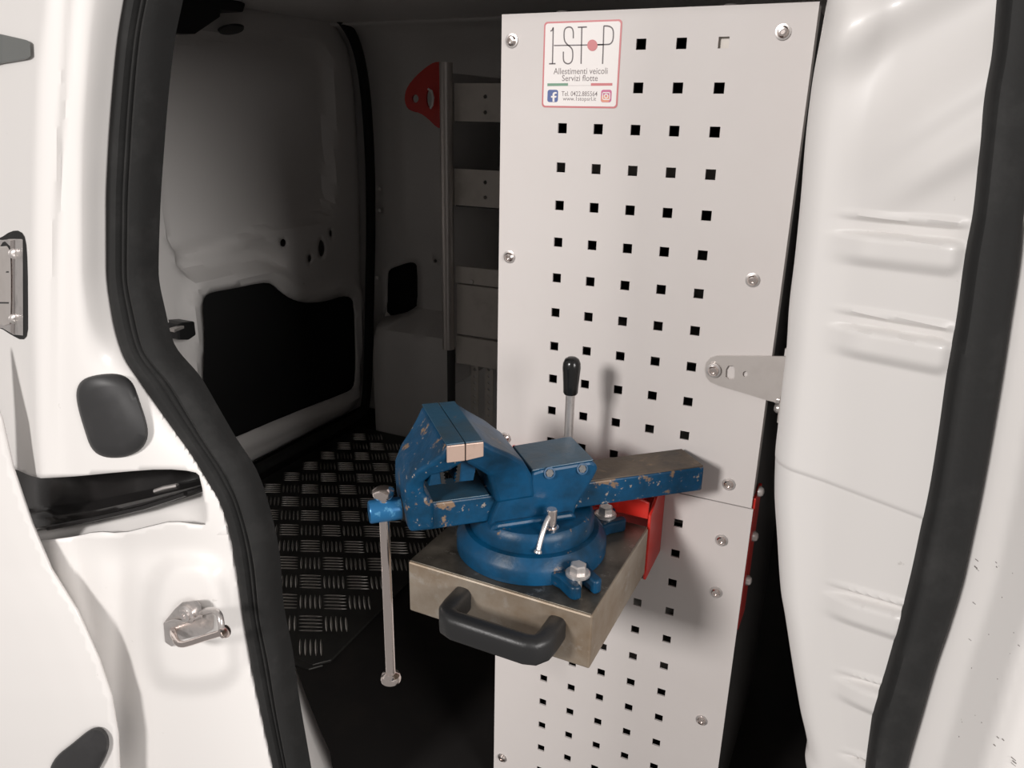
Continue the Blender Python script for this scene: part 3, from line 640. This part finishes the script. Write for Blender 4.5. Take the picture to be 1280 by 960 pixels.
def text(name, s, cx, cy, w, hgt, m, bold=.0):
    c = bpy.data.curves.new(name, 'FONT'); c.body = s; c.align_x = 'CENTER'; c.align_y = 'CENTER'; c.size = 1; c.extrude = .0; c.offset = bold; c.resolution_u = 3
    t = bpy.data.objects.new(name+'_tmp', c); col.objects.link(t); dg = bpy.context.evaluated_depsgraph_get(); me = bpy.data.meshes.new_from_object(t.evaluated_get(dg)); bpy.data.objects.remove(t)
    vs = np.array([v.co[:] for v in me.vertices]); ww = vs[:,0].max()-vs[:,0].min(); hh = vs[:,1].max()-vs[:,1].min(); c0 = (vs.max(0)+vs.min(0))/2
    p0, p1 = sp3(cx-w/2, cy), sp3(cx+w/2, cy); W = p1[0]-p0[0]; H = sp3(cx, cy-hgt/2)[2]-sp3(cx, cy+hgt/2)[2]; ctr = (p0+p1)/2
    for v in me.vertices:
        x, y = v.co.x-c0[0], v.co.y-c0[1]; v.co = (ctr[0]-SO[0]+x*W/ww, -.00055, ctr[2]-SO[2]+y*H/hh)
    return link(name, me, m, sk)
text('text_line', 'Allestimenti veicoli', 540, 560, 480, 56, STT, .004)
text('text_line', 'Servizi flotte', 534, 623, 318, 54, STT, .004)
text('text_line', 'Tel. 0422.885564', 530, 762, 318, 44, STT, .004)
text('text_line', 'www.1stopsrl.it', 530, 812, 296, 46, STT, .004)

# ================================================================== SUPPORT BRACKET
k9 = 160/1097.; s9 = lambda x, y: (860+x*k9, 420+y*k9)
YB = -.0022
bo = onY(*s9(220,300), YB); br = empty('support_bracket', bo); tag(br, 'bare aluminium angle bracket tying the perforated panel to the bulkhead', 'bracket')
bp = [onY(*s9(x, y), YB-.001)[[0,2]] for x, y in [(250,172),(850,175),(840,300),(815,420),(778,578),(680,552),(480,490),(260,425),(190,395),(155,350),(142,290),(155,230),(190,190)]]
sl1 = [onY(*s9(x, y), YB-.001)[[0,2]] for x, y in [(345,255),(385,255),(400,280),(400,350),(385,372),(345,370),(322,350),(325,285)]]
sl2 = [onY(*s9(490+22*math.cos(t), 328+26*math.sin(t)), YB-.001)[[0,2]] for t in np.linspace(0, 2*PI, 15)[:-1]]
sheet('plate', bp, [sl1, sl2], .006, lambda Q: np.stack([Q[:,0]-bo[0], np.full(len(Q), YB-.001-bo[1]), Q[:,1]-bo[2]], 1), ALU, br, smooth=None, solid=.002)
e0, e1_ = onY(*s9(848,178), YB), onY(*s9(778,576), YB); xe = max(e0[0], e1_[0])
fl = prism('flange', [(y-bo[1], z-bo[2]) for y, z in [(-.002, e0[2]), (.016, e0[2]), (.016, e1_[2]-.020), (.010, e1_[2]-.024), (.002, e1_[2]-.022), (-.002, e1_[2]-.002)]], 0, xe-bo[0]-.001, xe-bo[0]+.0015, ALU, br)
for (x, y) in ((835,300),(790,545),(790,620)):
    p = onX(*s9(x, y), xe-.001)-bo; lathe('bolt', [(.0055,0),(.0055,.003),(.0035,.0055),(.001,.006)], p, (-1,0,0), ZINC, br, n=12)
p = onX(*s9(868,145), xe)-bo; lathe('white_clip', [(.0045,-.004),(.0045,.004)], p, (0,0,1), STW, br, n=12)
p = onY(*s9(220,295), YB-.003)-bo
s = lathe('screw', [(.0072,0),(.0072,.0010),(.0060,.0012)], p, (0,-1,0), ZINC, br, n=24); lathe('screw_head', [(.0052,.001),(.0050,.0028),(.0038,.0040),(.0022,.0042),(.0020,.0026)], p, (0,-1,0), CHROME, s, n=20)

# ================================================================== RED VISE MOUNT AND RELEASE LEVER
BX0, BX1, BY0, BY1, BZ0, BZ1 = -.049, .1365, -.2246, -.057, -.5205, -.4645
vm = empty('vise_mount', (.05, -.03, -.53)); tag(vm, 'red folded steel mount holding the steel box against the panel', 'mount'); MO = np.array([.05, -.03, -.53])
ms = lambda pts: [(y-MO[1], z-MO[2]) for y, z in pts]
prism('cheek_plate', ms([(-.0005,-.5235),(-.0005,-.437),(-.012,-.432),(-.03,-.436),(-.0555,-.452),(-.0555,-.529)]), 0, .1345-MO[0], .1378-MO[0], RED, vm, bevel=.0008)
prism('cheek_plate', ms([(-.0005,-.5235),(-.0005,-.437),(-.012,-.432),(-.03,-.436),(-.0555,-.452),(-.0555,-.529)]), 0, -.050-MO[0], -.0467-MO[0], RED, vm, bevel=.0008)
lip = [(-.0467,-.457),(.1345,-.457),(.1345,-.438),(.128,-.4365),(.09,-.4345),(.05,-.434),(-.0467,-.434)]
prism('front_lip', [(x-MO[0], z-MO[2]) for x, z in lip], 1, -.0555-MO[1], -.0525-MO[1], RED, vm, bevel=.001)
box('back_plate', tuple(np.array((-.0467,-.0035,-.52))-MO), tuple(np.array((.1345,-.0005,-.432))-MO), REDD, vm)
lathe('pivot_boss', [(.026,0),(.026,.012),(.022,.016)], np.array((.098,-.030,-.452))-MO, (0,0,1), RED, vm)
LX, LY = .0465, -.065
rod = lathe('lever_rod', [(.0048,0),(.0048,-.331+.45)], np.array((LX, LY+.03, -.45))-MO + np.array([0,-.03,0]), (0,0,1), ZINC, vm)
kb = []
n = 40
for r, h in [(.0066,0),(.0074,.0015),(.0078,.010),(.0087,.022),(.0092,.028),(.0088,.033),(.0070,.0370),(.004,.0390),(.0005,.0395)]:
    flute = .05 if h < .026 else 0
    kb.append([np.array((LX, LY, -.331))-MO + np.array([math.cos(2*PI*j/n), math.sin(2*PI*j/n), 0])*r*(1-flute*(j % 4 == 0)) + np.array([0,0,h]) for j in range(n)])
grid_mesh('lever_knob', kb, mat('knob_black', (.010,.010,.010), .22), vm, close=True, caps=True, smooth=.6)

# ================================================================== STEEL BOX WITH HANDLE
sb = empty('steel_box', (.044, -.14, BZ0)); tag(sb, 'brushed steel box under the blue vise with black front handle', 'box'); BO = np.array([.044, -.14, BZ0])
bbox = lambda n_, lo, hi, m, par=sb, **k: box(n_, tuple(np.array(lo)-BO), tuple(np.array(hi)-BO), m, par, **k)
bbox('body', (BX0, BY0, BZ0), (BX1, BY1, BZ1-.0012), STEEL, bevel=.0018)
bbox('top_plate', (BX0+.0012, BY0+.0012, BZ1-.0012), (BX1-.0012, BY1, BZ1), STEELT, bevel=.0005)
HXa, HXb, HZ, HY = .0105, .1045, -.4885, -.2625
ctr = [(HXa, BY0+.0005), (HXa, -.244), (HXa+.001, -.2535), (HXa+.005, -.2600), (HXa+.013, HY), (.04, HY), (.075, HY), (HXb-.013, HY), (HXb-.005, -.2600), (HXb-.001, -.2535), (HXb, -.244), (HXb, BY0+.0005)]
rows = []
for i, (x, y) in enumerate(ctr):
    a, b = Vector(ctr[max(i-1,0)]), Vector(ctr[min(i+1,len(ctr)-1)]); t = (b-a).normalized(); nn = Vector((-t.y, t.x))
    sec = rrect(-.0085, -.0125, .0085, .0125, .006, 3)
    rows.append([(x + nn.x*u - BO[0], y + nn.y*u - BO[1], HZ + w - BO[2]) for u, w in sec])
grid_mesh('handle', rows, PLASTIC, sb, close=True, caps=True, smooth=.9)

# ================================================================== BENCH VISE (axis a along local x, b = -local y towards the viewer)
VZ = BZ1 + .0004
TH = math.atan2(.6944, .7196)
vs_ = empty('bench_vise', (.042, -.143, VZ), TH); tag(vs_, 'worn blue cast iron bench vise bolted on the steel box', 'vise')
Zl = lambda z: z + .465
def vprism(name, prof, b0, b1, m, par=vs_, **k):   # profile in (a, world z)
    return prism(name, [(a, Zl(z)) for a, z in prof], 1, b0, b1, m, par, **k)
def loft(name, secs, m, par=vs_, **k):   # secs: (outer(a,z), inner(a,z), half width outer, half width inner)
    rows = []
    for (oa, oz), (ia, iz), ho, hi in secs: rows.append([(oa, -ho, Zl(oz)), (oa, ho, Zl(oz)), (ia, hi, Zl(iz)), (ia, -hi, Zl(iz))])
    return grid_mesh(name, rows, m, par, close=True, caps=True, **k)
# base ring with bolt lugs
base = lathe('base', [(.0735,0),(.0735,.012),(.0715,.016),(.0655,.0235),(.060,.0245)], (0,0,0), (0,0,1), BLUE, vs_, n=64)
for ang in (-36, 50, 165):
    w = math.radians(ang) - TH; ca, sa = math.cos(w), math.sin(w)
    R_ = lambda u, v_: (u*ca - v_*sa, u*sa + v_*ca)
    prof = [(.055,-.022),(.070,-.020),(.080,-.0165),(.098,-.0165),(.1015,-.013),(.1015,-.0065),(.085,-.0055),(.079,0),(.085,.0055),(.1015,.0065),(.1015,.013),(.098,.0165),(.080,.0165),(.070,.020),(.055,.022)]
    prism('bolt_lug', [R_(u, v_) for u, v_ in prof], 2, 0, .0135, BLUE, vs_, bevel=.0022, smooth=.6)
    bx, by = R_(.084, 0)
    wsr = lathe('washer', [(.0112,.0135),(.0112,.0155),(.0098,.0165)], (bx, by, 0), (0,0,1), ZINC, vs_, n=24)
    lathe('bolt_head', [(.0078,.0163),(.0078,.0228),(.0064,.0240)], (bx, by, 0), (0,0,1), ZINC, wsr, n=6, smooth=.2)
    lathe('bolt_shank', [(.0042,0),(.0042,.0165)], (bx, by, 0), (0,0,1), ZINC, wsr, n=14)
lathe('swivel_disc', [(.0605,.0245),(.0605,.034),(.0590,.0395),(.0565,.0425),(.030,.0428)], (0,0,0), (0,0,1), BLUE, vs_, n=64)
# fixed body
vprism('body', [(-.052,-.4235),(-.050,-.412),(-.044,-.398),(-.040,-.385),(-.016,-.385),(-.013,-.3725),(-.004,-.3705),(.046,-.3685),(.0515,-.3715),(.0535,-.377),(.049,-.387),(.034,-.412),(.031,-.4235)], -.031, .031, BLUE, bevel=.0028)
vprism('top_plate', [(-.0125,-.3725),(.0485,-.3695),(.0495,-.3675),(-.0115,-.3705)], -.0285, .0285, BLUED, bevel=.0008)
vprism('body_foot', [(-.054,-.4235),(-.048,-.4165),(.028,-.4165),(.033,-.4235)], -.037, .037, BLUE, bevel=.003)
loft('fixed_jaw', [((-.0645,-.3272),(-.0795,-.3272),.050,.050), ((-.055,-.3345),(-.0795,-.346),.0485,.049), ((-.0375,-.3455),(-.066,-.357),.044,.045), ((-.0225,-.3575),(-.0545,-.368),.0375,.037), ((-.013,-.374),(-.051,-.381),.0335,.0335), ((-.008,-.398),(-.046,-.399),.032,.032)], BLUE, bevel=.004, seg=3, smooth=.9)
for a_ in (.004, .0365):
    hb = lathe('screw_hole', [(.0056,0),(.0056,.0016),(.0040,.0018),(.0040,.0004)], (a_, -.0308, Zl(-.3745)), (0,-1,.35), BLUE, vs_, n=20); lathe('socket_shade', [(.0038,.0008),(.0038,.0019)], (a_, -.0308, Zl(-.3745)), (0,-1,.35), PLASTIC, hb, n=6)  # black hexagon on the screw stands for the dark socket recess
# sliding bar through the body
vprism('guide_bar', [(-.112,-.4205),(.174,-.4205),(.174,-.3945),(-.112,-.3945)], -.0225, .0225, BLUEW, bevel=.0015)
vprism('bar_top', [(.050,-.3948),(.1735,-.3948),(.1735,-.3932),(.050,-.3932)], -.0215, .0215, RUSTY, bevel=.0005)
vprism('bar_top', [(-.107,-.3948),(-.05,-.3948),(-.05,-.3934),(-.107,-.3934)], -.0215, .0215, BLUED, bevel=.0005)
# moving jaw
loft('moving_jaw', [((-.0965,-.3272),(-.0815,-.3272),.050,.050), ((-.1015,-.337),(-.0815,-.3455),.0485,.049), ((-.1105,-.3475),(-.0905,-.3545),.041,.0425), ((-.1205,-.357),(-.104,-.3615),.0335,.0335), ((-.1275,-.370),(-.1115,-.3690),.029,.029), ((-.1285,-.385),(-.111,-.3815),.0275,.0275), ((-.1275,-.400),(-.1025,-.3905),.0272,.0272), ((-.1255,-.4185),(-.1025,-.4195),.0265,.0265)], BLUEW, bevel=.004, seg=3, smooth=.9)
# jaw inserts and their tops
for s_, a0, a1_ in ((-1, -.0965, -.0808), (1, -.0799, -.0645)):
    ji = vprism('jaw_insert', [(a0,-.3275),(a0,-.3262),(a1_,-.3262),(a1_,-.3275)], -.0495, .0495, BLUED, bevel=.0004)
    vprism('jaw_end', [(a0+(0 if s_ < 0 else .0),-.3425 if s_ < 0 else -.3425),(a0,-.3272),(a1_,-.3272),(a1_,-.3425 if s_ < 0 else -.3405)], -.0512, -.0492, JAWM, ji, bevel=.0006)
# serrated pipe jaws under the main jaws
for s_ in (-1, 1):
    teeth = []
    for k in range(8): zz = -.370+k*.0033; w_ = .0042+.00032*k*1.3; teeth += [(-.0898+s_*w_, zz), (-.0898+s_*(w_+.0016), zz+.0016)]
    vprism('pipe_jaw', [(-.0898+s_*(.026 if s_ > 0 else .0135), -.3445), (-.0898+s_*(.021 if s_ > 0 else .019), -.3705)] + teeth + [(-.0898+s_*.0085, -.3445)], -.034, .034, BLUE, bevel=.0003)
    vprism('pipe_jaw_teeth', [(-.0898+s_*.008,-.3695)] + [(a_-s_*.0006, z_) for a_, z_ in teeth] + [(-.0898+s_*.0105,-.3445)], -.0348, -.0339, PLASTIC)  # black toothed plates, also standing for the dark of the gap
# spindle head, collar and tommy bar
sp_ = lathe('spindle_head', [(.0098,0),(.0106,.0012),(.0106,.0290),(.0098,.030)], (-.157, 0, Zl(-.4065)), (1,0,0), BLUEL, vs_, n=32)
lathe('spindle_collar', [(.0118,0),(.0118,.0028)], (-.1285, 0, Zl(-.4065)), (1,0,0), PLASTIC, vs_, n=32)
tb = lathe('tommy_bar', [(.0048,0),(.0048,.204)], (-.1435, 0, Zl(-.592)), (0,0,1), CHROME, vs_, n=24)
kp = [(.004,-.006),(.0062,-.0055),(.0098,-.003),(.0102,.000),(.0090,.003),(.0058,.0045),(.0048,.0055)]
lathe('bar_knob', kp, (-.1435, 0, Zl(-.592)), (0,0,1), CHROME, tb)
lathe('bar_knob', kp, (-.1435, 0, Zl(-.3895)), (0,0,-1), CHROME, tb)
# swivel lock: pin and small bent lever
pn = lathe('lock_pin', [(.0072,0),(.0072,.0012),(.0052,.0014),(.0052,.0185),(.0045,.0195)], (.002, -.046, Zl(-.4228)), (0,0,1), CHROME, vs_, n=24)
lev = [(.002,-.046,Zl(-.409)),(-.003,-.0495,Zl(-.4105)),(-.008,-.054,Zl(-.417)),(-.0125,-.058,Zl(-.426)),(-.0155,-.061,Zl(-.434))]
tube('lock_lever', chaikin(lev, 2, False), .0024, ZINC, vs_, n=12)
lathe('lever_tip', [(.0024,0),(.0036,.0012),(.0036,.003),(.002,.004)], lev[-1], (-.3,-.3,-.9), ZINC, vs_, n=16)
